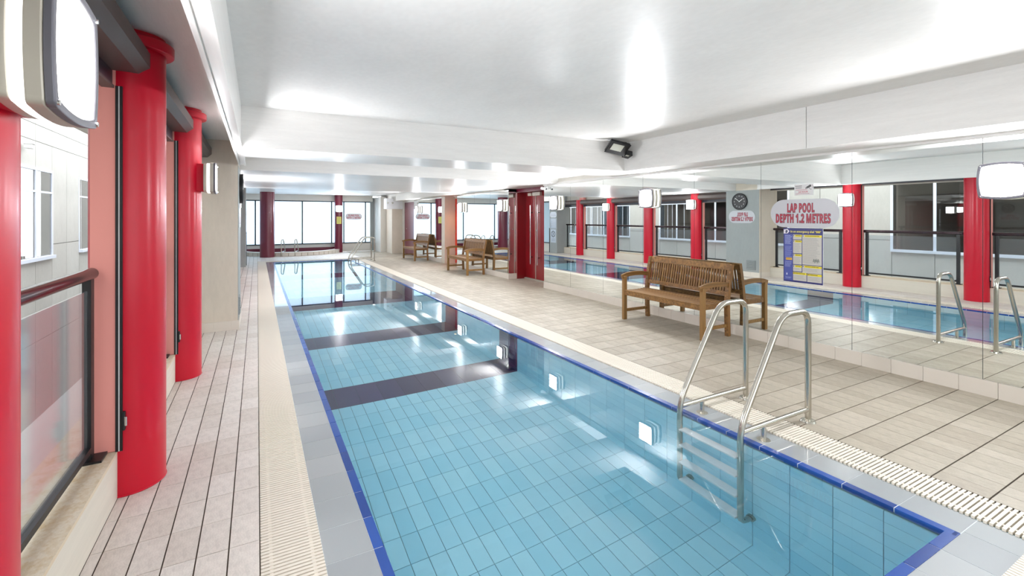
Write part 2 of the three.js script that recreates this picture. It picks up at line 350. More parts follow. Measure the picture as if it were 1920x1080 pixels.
// maroon door by the spa and the walls round it
{
  const d = struct('door_3', 'dark maroon door at the far end of the mirrors');
  slab(d, 'door_leaf', M.maroon, XM + 0.02, XM + 0.08, 0.01, 2.12, -19.19, -17.86);
  const h = part(d, 'door_handle', rb(0.03, 0.03, 0.13, 0.008), M.chrome, XM - 0.02, 1.05, -18.75); part(h, 'rose', cyl(0.024, 0.02, 16), M.chrome, 0.03, 0, -0.05, 0, 0, Math.PI / 2);
  slab(d, 'door_head', M.wall, XM, XM + 0.2, 2.12, 2.3, -19.2, -17.85);
  slab(d, 'door_backing', M.wall, XM + 0.09, XM + 0.2, 0, 2.3, -19.2, -17.85);
  const w = struct('wall_back', 'white end wall with frosted windows');
  slab(w, 'wall_panel', M.cream, 4.945, 6.2, 0, 2.2, -21.9, -19.5);
  slab(w, 'wall_panel', M.wall, 4.7, 4.945, 0, 2.4, -21.9, -20.5);
  slab(w, 'wall_panel', M.greypaint, 4.51, 4.8, 0, 2.4, -21.9, ZBACK);
  slab(w, 'sill_wall', M.wall, -1.1, 4.51, 0, 0.36, ZBACK - 0.15, ZBACK);
  slab(w, 'bulkhead', M.whiteplastic, 4.7, 5.42, 1.86, 2.3, -19.9, -19.44);
}
// ---------------------------------------------------------------- frosted end windows
function frostedWindow(n, horizontal, a, b, plane, mull) {
  const w = struct('window_' + n, 'bright frosted window with thin black frame');
  const f = (p0, p1, y0, y1) => horizontal ? slab(w, 'frame_bar', M.black, p0, p1, y0, y1, plane - 0.04, plane + 0.02) : slab(w, 'frame_bar', M.black, plane - 0.04, plane + 0.02, y0, y1, p0, p1);
  f(a, b, 0.36, 0.4); f(a, b, 2.18, 2.23);
  for (const m of mull) f(m - 0.022, m + 0.022, 0.4, 2.18);
  const e = [a, ...mull, b];
  for (let i = 0; i + 1 < e.length; i++) horizontal ? slab(w, 'pane', M.frosted, e[i] + 0.01, e[i + 1] - 0.01, 0.39, 2.19, plane - 0.012, plane - 0.010)
    : slab(w, 'pane', M.frosted, plane - 0.012, plane - 0.010, 0.39, 2.19, e[i] + 0.01, e[i + 1] - 0.01);
}
frostedWindow(1, true, -0.95, 4.51, ZBACK, [-0.06, 1.69, 2.86, 3.37, 4.3]);
frostedWindow(2, false, -21.7, -16.9, -0.62, [-20.1, -18.5]);

// ---------------------------------------------------------------- window side wall
const wl = struct('wall_left', 'low sill wall under the balustrades');
const colsZ = [-1.43, -3.37, -5.38, -9.48, -11.4, -13.27, -15.13];
slab(wl, 'sill_wall', M.sillface, XS - 0.30, XS, 0, 0.235, -7.25, ZNEAR);
slab(wl, 'sill_cap', M.silltop, XS - 0.31, XS - 0.0, 0.235, 0.252, -7.25, ZNEAR);
slab(wl, 'sill_wall', M.sillface, XS - 0.30, XS, 0, 0.235, -16.9, -8.2);
slab(wl, 'sill_cap', M.silltop, XS - 0.31, XS, 0.235, 0.252, -16.9, -8.2);
slab(wl, 'sill_wall', M.wall, XS - 0.15, XS + 0.03, 0, 0.36, ZBACK, -16.9);
// clock block
slab(wl, 'pier', M.cream, -0.95, -0.226, 0, 2.56, -8.19, -7.25);
slab(wl, 'pier_facing', M.greypaint, -0.226, -0.22, 0.12, 2.2, -8.185, -7.255);
for (let x = -0.9; x < -0.25; x += 0.2) slab(wl, 'skirting_tile', M.skirt, x + 0.001, Math.min(x + 0.199, -0.222), 0, 0.125, -7.25, -7.238);
for (let z = -7.24; z > -8.15; z -= 0.2375) slab(wl, 'skirting_tile', M.skirt, -0.222, -0.21, 0, 0.122, z - 0.236, z - 0.001);
// grey notice pier
slab(wl, 'notice_pier', M.greypaint, -0.95, -0.3, 0, 2.47, -16.86, -16.3);
slab(wl, 'notice_pier_edge', M.black, -0.31, -0.285, 0, 1.05, -16.88, -16.855);
// facing above the openings
slab(wl, 'upper_wall', M.wall, -1.25, -0.82, 2.2, 3.3, -17.0, ZNEAR);
slab(wl, 'outer_slab', M.facade[0], -1.25, -0.95, -3, 0.2, ZBACK, ZNEAR);

const bays = [[ZNEAR, -1.43], [-1.43, -3.37], [-3.37, -5.38], [-5.38, -7.25], [-8.2, -9.48], [-9.48, -11.4], [-11.4, -13.27], [-13.27, -15.13], [-15.13, -16.3]];
const bayName = ['behind the first red column', 'between the lamp column and the next red column', 'between the two red columns before the clock pier', 'between the lamp bracket column and the clock pier',
  'just beyond the clock pier', 'in the second bay beyond the clock pier', 'in the third bay beyond the clock pier', 'in the fourth bay beyond the clock pier', 'next to the grey notice pier'];
bays.forEach(([z0, z1], i) => {
  const isCol0 = z0 !== ZNEAR && z0 !== -8.2, isCol1 = z1 !== -7.25 && z1 !== -16.3;
  // head: beam + dark panel + red strip
  const hd = thing('window_head', 'dark brown box beam over the opening ' + bayName[i], 'window head', 0, 0, 0, 0, 'dark heads over the window openings');
  const a = isCol0 ? z0 - 0.1 : z0, b = isCol1 ? z1 + 0.1 : z1, L = a - b;
  const prof = new THREE.Shape(); prof.moveTo(-0.70, 2.285); prof.lineTo(-0.568, 2.285); prof.lineTo(-0.522, 2.33); prof.lineTo(-0.522, 2.41); prof.lineTo(-0.56, 2.47); prof.lineTo(-0.70, 2.47); prof.closePath();
  const g = new THREE.ExtrudeGeometry(prof, { depth: L, bevelEnabled: false }); part(hd, 'box_beam', g, M.darkbeam, 0, i > 3 ? -0.27 : 0, b);
  slab(hd, 'head_panel', M.navy, -0.71, -0.675, i > 3 ? 1.95 : 2.205, i > 3 ? 2.2 : 2.5, b, a);
  slab(hd, 'head_strip', M.darkbeam, -0.72, -0.668, i > 3 ? 1.935 : 2.19, i > 3 ? 1.95 : 2.205, b, a);
  // balustrade
  const pa = z0 - (isCol0 ? 0.26 : 0.08), pb = z1 + (isCol1 ? 0.2 : 0.08);
  const bal = thing('glass_balustrade', 'glass balustrade with dark tube rail ' + bayName[i], 'balustrade', -0.76, 0.252, (pa + pb) / 2, 0, 'glass balustrades on the sill');
  const bl = pa - pb, half = bl / 2;
  const rail = part(bal, 'handrail', new THREE.CapsuleGeometry(0.03, bl + 0.06, 8, 16), M.railtube, 0, 0.955, 0, Math.PI / 2);
  for (const s of [-1, 1]) { const p = part(bal, 'post', bx(0.036, 0.935, 0.05), M.black, 0, 0.468, s * (half - 0.03)); part(p, 'base_plate', bx(0.09, 0.012, 0.11), M.black, 0.02, -0.462, 0); }
  part(bal, 'bottom_rail', bx(0.036, 0.03, bl - 0.1), M.black, 0, 0.06, 0);
  part(bal, 'glass_pane', bx(0.008, 0.80, bl - 0.12), M.railglass, 0, 0.475, 0);
  if (isCol1) {   // window jamb and red outer fin at the far column of the bay
    const j = thing('window_jamb', 'black window jamb with latch beside the red column ' + bayName[i], 'window jamb', -0.652, 0.252, z1 + 0.165, 0, 'black jambs beside the columns');
    part(j, 'frame_bar', bx(0.012, 1.95, 0.03), M.black, -0.004, 0.975, 0); part(j, 'seal', bx(0.006, 1.95, 0.02), M.whiteplastic, 0.005, 0.975, 0.002); part(j, 'frame_bar', bx(0.012, 1.95, 0.03), M.black, 0.014, 0.975, 0);
    const l = part(j, 'latch', rb(0.014, 0.1, 0.03, 0.005), M.black, 0.026, 0.16, 0.012); part(l, 'lever', rb(0.012, 0.05, 0.016, 0.004), M.chrome, 0.01, 0, 0.012);
  }
});
// red outer fins
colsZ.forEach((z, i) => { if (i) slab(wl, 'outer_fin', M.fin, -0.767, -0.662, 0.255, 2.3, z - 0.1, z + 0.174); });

// ---------------------------------------------------------------- red columns
function column(x, z, r, h, mat, label, group, cap) {
  const t = thing('round_column', label, 'column', x, 0, z, 0, group);
  const c = cap || h;
  part(t, 'shaft', new THREE.CylinderGeometry(r, r, h, 48, 1), mat, 0, h / 2, 0);
  if (cap) { const pr = [[r - 0.01, 0], [r + 0.034, 0], [r + 0.04, 0.006], [r + 0.04, 0.054], [r + 0.034, 0.06], [r - 0.01, 0.06]].map((p) => new THREE.Vector2(...p)); part(t, 'cap_flange', new THREE.LatheGeometry(pr, 48), mat, 0, c, 0); }
  part(t, 'base_bead', new THREE.TorusGeometry(r, 0.004, 6, 48), mat, 0, 0.004, 0, Math.PI / 2);
  return t;
}
const colLabels = ['', 'glossy red round column between two glass balustrades with no lamp', 'red round column with lamp bracket just before the cream clock pier',
  'red round column with lamp, first beyond the clock pier', 'plain red round column, second beyond the clock pier', 'red round column with lamp, third beyond the clock pier', 'plain red round column nearest the grey notice pier'];
colLabels[0] = 'red round column with a thin collar under its wall lamp';
colsZ.forEach((z, i) => column(-0.64, z, 0.172, i < 3 ? 2.53 : 2.2, M.red, colLabels[i], 'red columns along the windows', i < 3 ? 2.435 : 0));
column(0.34, -20.0, 0.25, 2.47, M.maroon, 'thick maroon column standing beside the spa', undefined, 0);
column(3.1, -21.35, 0.165, 2.47, M.maroon, 'slim maroon column between frosted windows with a yellow notice', undefined, 0);
{ const r = 0.172, pr = [[r - 0.01, 0], [r + 0.006, 0], [r + 0.009, 0.005], [r + 0.009, 0.026], [r - 0.01, 0.032]].map((p) => new THREE.Vector2(...p)); part(scene.getObjectByName('round_column'), 'collar', new THREE.LatheGeometry(pr, 48), M.red, 0, 1.735, 0); }

// ---------------------------------------------------------------- wall lamps
function bulgedSquare(w, h, bulge) {
  const s = new THREE.Shape(), r = 0.02;
  s.moveTo(-w + r, -h); s.quadraticCurveTo(0, -h - bulge, w - r, -h); s.quadraticCurveTo(w, -h, w, -h + r);
  s.quadraticCurveTo(w + bulge, 0, w, h - r); s.quadraticCurveTo(w, h, w - r, h); s.quadraticCurveTo(0, h + bulge, -w + r, h);
  s.quadraticCurveTo(-w, h, -w, h - r); s.quadraticCurveTo(-w - bulge, 0, -w, -h + r); s.quadraticCurveTo(-w, -h, -w + r, -h); return s;
}
const ex = (s, d, bevel = 0) => new THREE.ExtrudeGeometry(s, { depth: d - 2 * bevel, bevelEnabled: bevel > 0, bevelThickness: bevel, bevelSize: bevel, bevelOffset: -bevel, bevelSegments: 2, curveSegments: 12 }).translate(0, 0, bevel);
const HW = 0.14, HH = 0.14, BG = 0.022;
const lampGeo = {
  back: ex(bulgedSquare(HW - 0.012, HH - 0.012, BG), 0.028, 0.004), band: ex(bulgedSquare(HW - 0.008, HH - 0.008, BG), 0.024), mid: ex(bulgedSquare(HW, HH, BG), 0.03, 0.004),
  frame: (() => { const s = bulgedSquare(HW, HH, BG); s.holes.push(bulgedSquare(HW - 0.018, HH - 0.018, BG)); return ex(s, 0.016, 0.003); })(),
  lens: ex(bulgedSquare(HW - 0.019, HH - 0.019, BG), 0.014, 0.006), screw: cyl(0.006, 0.008, 10),
};
function wallLamp(label, x, y, z, ry, bracket, group) {
  const t = thing('wall_lamp', label, 'lamp', x, y, z, ry, group);      // local +z faces the room
  part(t, 'back_shell', lampGeo.back, M.alu, 0, 0, 0);
  part(t, 'light_band', lampGeo.band, M.band, 0, 0, 0.028);
  const mid = part(t, 'front_shell', lampGeo.mid, M.alu, 0, 0, 0.052);
  part(t, 'front_frame', lampGeo.frame, M.lampframe, 0, 0, 0.082);
  part(t, 'diffuser', lampGeo.lens, M.diffuser, 0, 0, 0.081);
  for (const a of [-1, 1]) for (const b of [-1, 1]) part(t, 'screw', lampGeo.screw, M.chrome, a * (HW - 0.012), b * (HH - 0.012), 0.098, Math.PI / 2);
  if (bracket) part(t, 'mounting_box', rb(0.2, 0.26, 0.12, 0.006), M.red, 0, 0, -0.058);
  const l = new THREE.RectAreaLight(new THREE.Color('#f8faff'), LAMP, 0.25, 0.25); l.position.set(0, 0, 0.099); l.lookAt(0, 0, 5); l.rotation.set(0, Math.PI, 0); t.add(l);
  return t;
}
const LW = 'lamps on the red columns', LR = 'lamps mounted on the mirrors';
wallLamp('square wall lamp on the red column with a thin collar', -0.45, 1.86, -1.39, Math.PI / 2, true, LW);
wallLamp('square wall lamp on a red box bracket just before the cream clock pier', -0.445, 1.88, -5.38, Math.PI / 2, true, LW);
wallLamp('square wall lamp on the first red column beyond the clock pier', -0.445, 1.88, -9.48, Math.PI / 2, true, LW);
wallLamp('square wall lamp on the third red column beyond the clock pier', -0.445, 1.88, -13.27, Math.PI / 2, true, LW);
const rl = [[-1.415, 'square wall lamp on the mirror to the right of the emergency poster'], [-5.36, 'square wall lamp on the mirror above the end of the nearest wooden bench'], [-7.93, 'square wall lamp on the mirror just before the red double door'],
  [-10.32, 'square wall lamp on the mirror just past the red double door'], [-12.9, 'square wall lamp on the mirror just before the cream recess'], [-17.2, 'square wall lamp on the mirror above the farthest bench']];
for (const [z, lab] of rl) wallLamp(lab, XM, 1.80, z, -Math.PI / 2, false, LR);
wallLamp('square wall lamp on the slim maroon column above the yellow notice', 3.08, 1.88, -21.17, 0, false, undefined);

// ---------------------------------------------------------------- benches
function bench(label, z) {
  const t = thing('wooden_bench', label, 'bench', 5.0, 0, z, 0, 'wooden benches along the mirrors');
  const T = M.teak, half = 0.72;
  for (const s of [-1, 1]) {
    const zz = s * (half - 0.03);
    part(t, 'front_leg', rb(0.058, 0.635, 0.05, 0.005), T[2], -0.23, 0.3175, zz);
    const bl = new THREE.CatmullRomCurve3([new THREE.Vector3(0.235, 0, 0), new THREE.Vector3(0.225, 0.25, 0), new THREE.Vector3(0.225, 0.45, 0), new THREE.Vector3(0.262, 0.7, 0), new THREE.Vector3(0.305, 0.905, 0)]);
    const sq = new THREE.Shape(); sq.moveTo(-0.025, -0.025); sq.lineTo(0.025, -0.025); sq.lineTo(0.025, 0.025); sq.lineTo(-0.025, 0.025); sq.closePath();
    part(t, 'back_leg', new THREE.ExtrudeGeometry(sq, { steps: 14, extrudePath: bl, bevelEnabled: false }), T[1], 0, 0, zz);
    const ap = new THREE.CatmullRomCurve3([new THREE.Vector3(-0.285, 0.628, 0), new THREE.Vector3(-0.18, 0.655, 0), new THREE.Vector3(-0.02, 0.668, 0), new THREE.Vector3(0.14, 0.66, 0), new THREE.Vector3(0.26, 0.64, 0)]);
    const as = new THREE.Shape(); as.moveTo(-0.013, -0.03); as.lineTo(0.013, -0.03); as.lineTo(0.013, 0.03); as.lineTo(-0.013, 0.03); as.closePath();
    const am = part(t, 'armrest', new THREE.ExtrudeGeometry(as, { steps: 18, extrudePath: ap, bevelEnabled: false }), T[0], 0, 0, zz);
    part(t, 'side_rail', rb(0.42, 0.055, 0.026, 0.004), T[1], 0, 0.395, zz);
    part(t, 'stretcher', rb(0.42, 0.042, 0.026, 0.004), T[2], 0, 0.135, zz);
  }
  part(t, 'front_rail', rb(0.028, 0.062, 1.36, 0.004), T[0], -0.235, 0.392, 0);
  part(t, 'rear_rail', rb(0.028, 0.055, 1.36, 0.004), T[1], 0.2, 0.392, 0);
  for (let i = 0; i < 8; i++) part(t, 'seat_slat', rb(0.05, 0.018, 1.4, 0.004), T[i % 4], -0.232 + i * 0.0585, 0.43 - 0.012 * Math.sin(i / 7 * Math.PI), 0);
  const tilt = -0.19;
  part(t, 'top_rail', rb(0.03, 0.085, 1.4, 0.006), T[0], 0.297, 0.868, 0, 0, 0, tilt);
  part(t, 'lower_rail', rb(0.028, 0.055, 1.38, 0.004), T[1], 0.233, 0.535, 0, 0, 0, tilt);
  const n = 33;
  for (let i = 0; i < n; i++) part(t, 'back_slat', bx(0.014, 0.29, 0.022), T[(i * 7) % 4], 0.264, 0.695, -0.66 + i * (1.32 / (n - 1)), 0, 0, tilt);
  return t;
}
bench('wooden slatted bench standing behind the pool ladder, nearest the emergency poster', -4.57);
bench('wooden slatted bench between the red double door and the cream recess', -11.83);
bench('wooden slatted bench between the cream recess and the maroon door', -16.42);

// ---------------------------------------------------------------- pool ladders
function ladder(label, zc) {
  const t = thing('pool_ladder', label, 'ladder', 0, 0, zc, 0, 'stainless ladders in the lap pool');
  for (const s of [-1, 1]) {
    const z = s * 0.25;
    const r = part(t, 'side_rail', bentTube([[3.56, 0.0, z], [3.56, 0.815, z], [3.235, 0.815, z], [2.785, 0.12, z], [2.785, -0.98, z], [2.91, -1.0, z]], 0.1, 0.021, 90), M.steel);
    part(r, 'deck_flange', cyl(0.052, 0.012, 24, 0.045), M.steel, 3.56, 0.006, z);
    part(t, 'brace_bar', tube([new THREE.Vector3(3.56, 0.09, z), new THREE.Vector3(3.1, 0.088, z), new THREE.Vector3(2.79, 0.085, z)], 0.017, 8), M.steel);
    const st = part(t, 'brace_foot', cyl(0.017, 0.11, 14), M.steel, 3.03, 0.035, z); part(st, 'deck_flange', cyl(0.05, 0.01, 24, 0.042), M.steel, 0, -0.05, 0);
    part(t, 'wall_pad', cyl(0.03, 0.03, 20), M.steel, 2.898, -1.0, z, 0, 0, Math.PI / 2);
  }
  for (const y of [-0.16, -0.42, -0.68, -0.93]) part(t, 'tread', rb(0.075, 0.024, 0.47, 0.006), M.tread, 2.79, y, 0);
  return t;
}
ladder('stainless steel pool ladder in front of the nearest wooden bench', -2.22);
ladder('stainless steel pool ladder at the spa end of the lap pool', -16.7);

// ---------------------------------------------------------------- spa
{
  const t = struct('spa_pool', 'raised curved spa pool with maroon tiles below the frosted windows'); t.position.set(1.3, 0, -22);
  const a0 = Math.asin(0.33 / 1.97) , arc = (r, rev) => { const o = []; for (let i = 0; i <= 40; i++) { const a = a0 + (Math.PI - 2 * a0) * i / 40; o.push(new THREE.Vector2(r * Math.cos(a), -r * Math.sin(a))); } return rev ? o.reverse() : o; };
  const ring = (ro, ri, h, y, mat, name) => { const s = new THREE.Shape([...arc(ro), ...arc(ri, true)]); const g = new THREE.ExtrudeGeometry(s, { depth: h, bevelEnabled: false, curveSegments: 40 }); g.rotateX(-Math.PI / 2); g.scale(1, 1, 1); const m = part(t, name, g, mat, 0, y, 0); return m; };
  // shape y becomes -z after rotateX(-90): shape uses -r sin so it ends up towards +z
  ring(1.97, 1.72, 0.12, 0, M.groutpale, 'kerb_core');
  ring(1.99, 1.70, 0.03, 0.12, M.skirt, 'kerb_coping');
  ring(1.72, 1.66, 0.17, -0.06, M.maroon, 'liner');
  for (let i = 0; i < 24; i++) { const a = a0 + (Math.PI - 2 * a0) * (i + 0.5) / 24; part(t, 'kerb_tile', bx(0.2, 0.11, 0.012), M.skirt, 1.976 * Math.cos(a), 0.06, 1.976 * Math.sin(a), 0, Math.PI / 2 - a, 0); }
  part(t, 'back_tiles', bx(3.4, 0.22, 0.02), M.maroon, 0, 0.11, 0.315);
  const s = new THREE.Shape(arc(1.7)); const g = new THREE.ShapeGeometry(s, 40); g.rotateX(-Math.PI / 2);
  part(t, 'spa_water', g, S('#2a5566', 0.05), 0, 0.06, 0);
  for (const [x, lab] of [[0.82, 'bent steel handrail at the spa kerb next to the thick maroon column'], [1.29, 'bent steel handrail at the middle of the spa kerb']]) {
    const r = thing('spa_handrail', lab, 'handrail', x, 0, -20.15, 0, 'steel handrails at the spa');
    part(r, 'rail_tube', bentTube([[0, 0, 0.12], [0, 0.63, 0.12], [0.07, 0.66, 0.03], [0.14, 0.3, -0.18], [0.16, 0.08, -0.26]], 0.08, 0.02, 60), M.steel); part(r, 'brace_bar', tube([new THREE.Vector3(0, 0.17, 0.12), new THREE.Vector3(0.14, 0.19, -0.2)], 0.014, 4), M.steel); part(r, 'deck_flange', cyl(0.05, 0.012, 20), M.steel, 0, 0.006, 0.12);
  }
}

// ---------------------------------------------------------------- signs
function stadium(w, h) { const r = h / 2, s = new THREE.Shape(); s.moveTo(-w / 2 + r, -r); s.lineTo(w / 2 - r, -r); s.absarc(w / 2 - r, 0, r, -Math.PI / 2, Math.PI / 2, false); s.lineTo(-w / 2 + r, r); s.absarc(-w / 2 + r, 0, r, Math.PI / 2, Math.PI * 1.5, false); return s; }
function faceGeo(shape, w, h) { const g = new THREE.ShapeGeometry(shape, 24), p = g.attributes.position, uv = g.attributes.uv; for (let i = 0; i < p.count; i++) uv.setXY(i, p.getX(i) / w + 0.5, p.getY(i) / h + 0.5); return g; }
function fit(c, txt, x, y, w, h, lw = 9) { c.save(); c.font = 'bold 100px sans-serif'; const m = c.measureText(txt).width; c.translate(x, y); c.scale(w / m, h / 73); c.textBaseline = 'alphabetic'; c.lineWidth = lw; c.strokeStyle = '#450a1c'; c.strokeText(txt, 0, 0); c.fillStyle = '#ad0f35'; c.fillText(txt, 0, 0); c.restore(); }
const lapTex = canvasTex(1024, 448, (c, w, h) => { c.fillStyle = '#bfbfc5'; c.fillRect(0, 0, w, h); fit(c, 'LAP POOL', 265, 205, 420, 138); fit(c, 'DEPTH 1.2 METRES', 80, 372, 832, 138); });
const plungeTex = canvasTex(512, 224, (c, w, h) => { c.fillStyle = '#d3d3d8'; c.fillRect(0, 0, w, h); fit(c, 'PLUNGE POOL', 90, 102, 330, 66, 1); fit(c, 'DEPTH 1.1 METRES', 40, 186, 425, 66, 1); });
function ovalSign(label, tex, w, h, x, y, z, ry) {
  const t = thing('oval_sign', label, 'sign', x, y, z, ry), s = stadium(w, h);
  part(t, 'plate', new THREE.ExtrudeGeometry(s, { depth: 0.006, bevelEnabled: false, curveSegments: 24 }), M.signback);
  part(t, 'print', faceGeo(s, w, h), S('#ffffff', 0.35, { map: tex }), 0, 0, 0.0068);
}
ovalSign('grey oval sign with red LAP POOL DEPTH lettering on the mirror above the poster', lapTex, 0.745, 0.318, XM - 0.0005, 1.548, -3.03, -Math.PI / 2);
ovalSign('grey oval depth sign under the wall clock', lapTex, 0.74, 0.317, -0.2195, 1.52, -7.73, Math.PI / 2);
ovalSign('oval depth sign on the frosted window beside the slim maroon column', plungeTex, 0.72, 0.28, 3.79, 1.545, ZBACK + 0.022, 0);
ovalSign('pale oval sign at the top of the grey notice pier', canvasTex(256, 112, (c, w, h) => { c.fillStyle = '#ccd0da'; c.fillRect(0, 0, w, h); c.fillStyle = '#8a8ea6'; for (let i = 0; i < 9; i++) c.fillRect(40 + i * 20, 34 + (i % 3) * 3, 13, 12); for (let i = 0; i < 10; i++) c.fillRect(30 + i * 20, 64, 13, 13); }), 0.5, 0.24, -0.2995, 1.62, -16.58, Math.PI / 2);

function poster(name, label, cat, tex, w, h, x, y, z, ry, th = 0.004) {
  const t = thing(name, label, cat, x, y, z, ry);
  part(t, 'board', bx(w, h, th), M.signback, 0, 0, th / 2); part(t, 'print', new THREE.PlaneGeometry(w, h), S('#ffffff', 0.35, { map: tex }), 0, 0, th + 0.0006); return t;
}
const scrib = (c, x, y, w, n, dy, col) => { c.fillStyle = col; for (let i = 0; i < n; i++) { let p = x; while (p < x + w * (0.7 + 0.3 * rnd())) { const l = 3 + rnd() * 9; c.fillRect(p, y + i * dy, l, dy * 0.38); p += l + 3; } } };
const cprTex = canvasTex(720, 1024, (c, w, h) => {
  c.fillStyle = '#272a6e'; c.fillRect(0, 0, w, h);
  c.fillStyle = '#4a55a0'; c.fillRect(16, 118, 160, 880);
  scrib(c, 32, 140, 130, 8, 22, '#b9bfe0'); scrib(c, 32, 350, 130, 9, 24, '#8f99cf'); c.fillStyle = '#d9a93a'; c.fillRect(46, 565, 120, 46); scrib(c, 54, 578, 96, 1, 22, '#7a5a10'); scrib(c, 32, 640, 130, 5, 22, '#a9b0da');
  c.fillStyle = '#e8ecf6'; c.beginPath(); c.moveTo(66, 850); c.quadraticCurveTo(84, 890, 66, 900); c.quadraticCurveTo(48, 890, 66, 850); c.fill(); scrib(c, 40, 935, 110, 2, 20, '#a9b0da');
  // header
  c.save(); c.font = 'bold 50px sans-serif'; c.fillStyle = '#f4e65a'; const s = 'In an emergency dial '; const k = 560 / c.measureText(s + '\u201C000\u201D').width; c.translate(132, 84); c.scale(k, 1.05); c.fillText(s, 0, 0); c.fillStyle = '#f2e02c'; c.fillText('\u201C000\u201D', c.measureText(s).width, 0); c.restore();
  c.fillStyle = '#e6e3ea'; c.beginPath(); c.moveTo(4, 30); c.lineTo(80, 20); c.lineTo(116, 62); c.lineTo(80, 104); c.lineTo(4, 110); c.fill(); c.fillStyle = '#4a4a66'; c.beginPath(); c.arc(60, 60, 22, 0, 7); c.fill(); c.fillRect(38, 66, 34, 30);
  const panel = (x, y, ww, hh, n, headw) => { c.fillStyle = '#c4c1ba'; c.fillRect(x, y, ww, hh); c.fillStyle = '#e8d51e'; c.fillRect(x + headw, y + 4, ww - headw, 38); scrib(c, x + headw + 10, y + 14, ww - headw - 24, 1, 34, '#3b3512'); c.fillStyle = '#33343a'; c.fillRect(x + 8, y + 12, 12, 20); scrib(c, x + 10, y + 58, ww - 20, n, 20, '#9c9a98'); };
  panel(184, 122, 162, 92, 1, 36); panel(184, 226, 162, 248, 9, 36); panel(184, 488, 162, 196, 7, 36); panel(184, 698, 162, 118, 2, 36);
  panel(358, 122, 344, 556, 24, 36); panel(358, 690, 344, 140, 3, 36); panel(184, 830, 250, 160, 4, 0); panel(446, 836, 256, 156, 4, 0);
  c.fillStyle = '#6f746e'; for (let i = 0; i < 5; i++) { c.beginPath(); c.ellipse(560 + i * 22, 590 + (i % 2) * 10, 9, 34, 0.2 - i * 0.1, 0, 7); c.fill(); }
});
poster('emergency_poster', 'blue and yellow emergency resuscitation poster on the mirror under the oval sign', 'poster', cprTex, 0.43, 0.615, XM - 0.0005, 1.073, -3.035, -Math.PI / 2);
const cctvTex = canvasTex(512, 312, (c, w, h) => {
  c.fillStyle = '#d4d2d2'; c.fillRect(0, 0, w, h); scrib(c, 26, 38, 230, 2, 52, '#38383c');
  c.fillStyle = '#1c1c20'; c.save(); c.translate(400, 70); c.rotate(-0.5); c.fillRect(-70, -28, 130, 56); c.fillRect(-106, -16, 30, 34); c.restore(); c.lineWidth = 10; c.strokeStyle = '#1c1c20'; c.beginPath(); c.arc(470, 70, 40, -1, 1); c.stroke(); c.beginPath(); c.moveTo(400, 100); c.lineTo(432, 150); c.lineTo(470, 150); c.stroke();
  scrib(c, 40, 150, 380, 1, 40, '#b25060'); c.font = 'bold 62px sans-serif'; c.fillStyle = '#b2273c'; c.fillText('24 HOUR', 110, 236); scrib(c, 30, 258, 440, 1, 44, '#a06068');
});
poster('camera_notice', 'small grey surveillance notice with camera picture above the oval pool sign', 'sign', cctvTex, 0.205, 0.125, XM - 0.0005, 1.812, -3.023, -Math.PI / 2, 0.003);
poster('yellow_notice', 'yellow notice on the slim maroon column', 'sign', canvasTex(128, 208, (c, w, h) => { c.fillStyle = '#d9cf6a'; c.fillRect(0, 0, w, h); scrib(c, 12, 14, 100, 12, 15, '#7d8a4a'); }), 0.19, 0.31, 3.09, 1.385, -21.178, 0, 0.008);
poster('rules_notice', 'pale rules notice on the grey notice pier', 'sign', canvasTex(256, 256, (c, w, h) => { c.fillStyle = '#aeb6c4'; c.fillRect(0, 0, w, h); scrib(c, 20, 20, 210, 12, 18, '#e6eaf2'); }), 0.46, 0.44, -0.2995, 1.25, -16.58, Math.PI / 2);
poster('no_diving_notice', 'pale notice with a black crossed ring on the grey notice pier', 'sign', canvasTex(256, 400, (c, w, h) => { c.fillStyle = '#c3cbd8'; c.fillRect(0, 0, w, h); c.lineWidth = 20; c.strokeStyle = '#22242c'; c.beginPath(); c.arc(128, 140, 84, 0, 7); c.stroke(); c.lineWidth = 14; c.beginPath(); c.moveTo(80, 80); c.lineTo(176, 200); c.moveTo(176, 80); c.lineTo(80, 200); c.stroke(); scrib(c, 40, 280, 170, 3, 30, '#8a90a0'); }), 0.4, 0.56, -0.2995, 0.72, -16.58, Math.PI / 2);

// clock
{
  const t = thing('wall_clock', 'round black wall clock on the grey side of the cream pier', 'clock', -0.22, 1.915, -7.775, Math.PI / 2);
  part(t, 'case', cyl(0.212, 0.035, 48), M.clockface, 0, 0, 0.0175, Math.PI / 2);
  part(t, 'rim', new THREE.TorusGeometry(0.203, 0.011, 10, 56), M.black, 0, 0, 0.036);
  const face = canvasTex(512, 512, (c) => { c.fillStyle = '#17181c'; c.fillRect(0, 0, 512, 512); c.fillStyle = '#d8d8d8'; c.font = 'bold 52px sans-serif'; c.textAlign = 'center'; c.textBaseline = 'middle'; for (let i = 1; i <= 12; i++) { const a = i / 6 * Math.PI; c.fillText(String(i), 256 + 185 * Math.sin(a), 256 - 185 * Math.cos(a)); } });
  part(t, 'dial', faceGeo(new THREE.Shape().absarc(0, 0, 0.194, 0, Math.PI * 2), 0.388, 0.388), S('#ffffff', 0.4, { map: face }), 0, 0, 0.0362);
  const hand = (len, w, ang, z) => part(t, 'hand', bx(w, len, 0.003).clone().translate(0, len * 0.42, 0), M.white, 0, 0, z, 0, 0, -ang);
  hand(0.11, 0.012, (10 + 8 / 60) / 6 * Math.PI, 0.039); hand(0.16, 0.009, 8.5 / 30 * Math.PI, 0.042); part(t, 'hub', cyl(0.009, 0.01, 14), M.white, 0, 0, 0.042, Math.PI / 2);
}
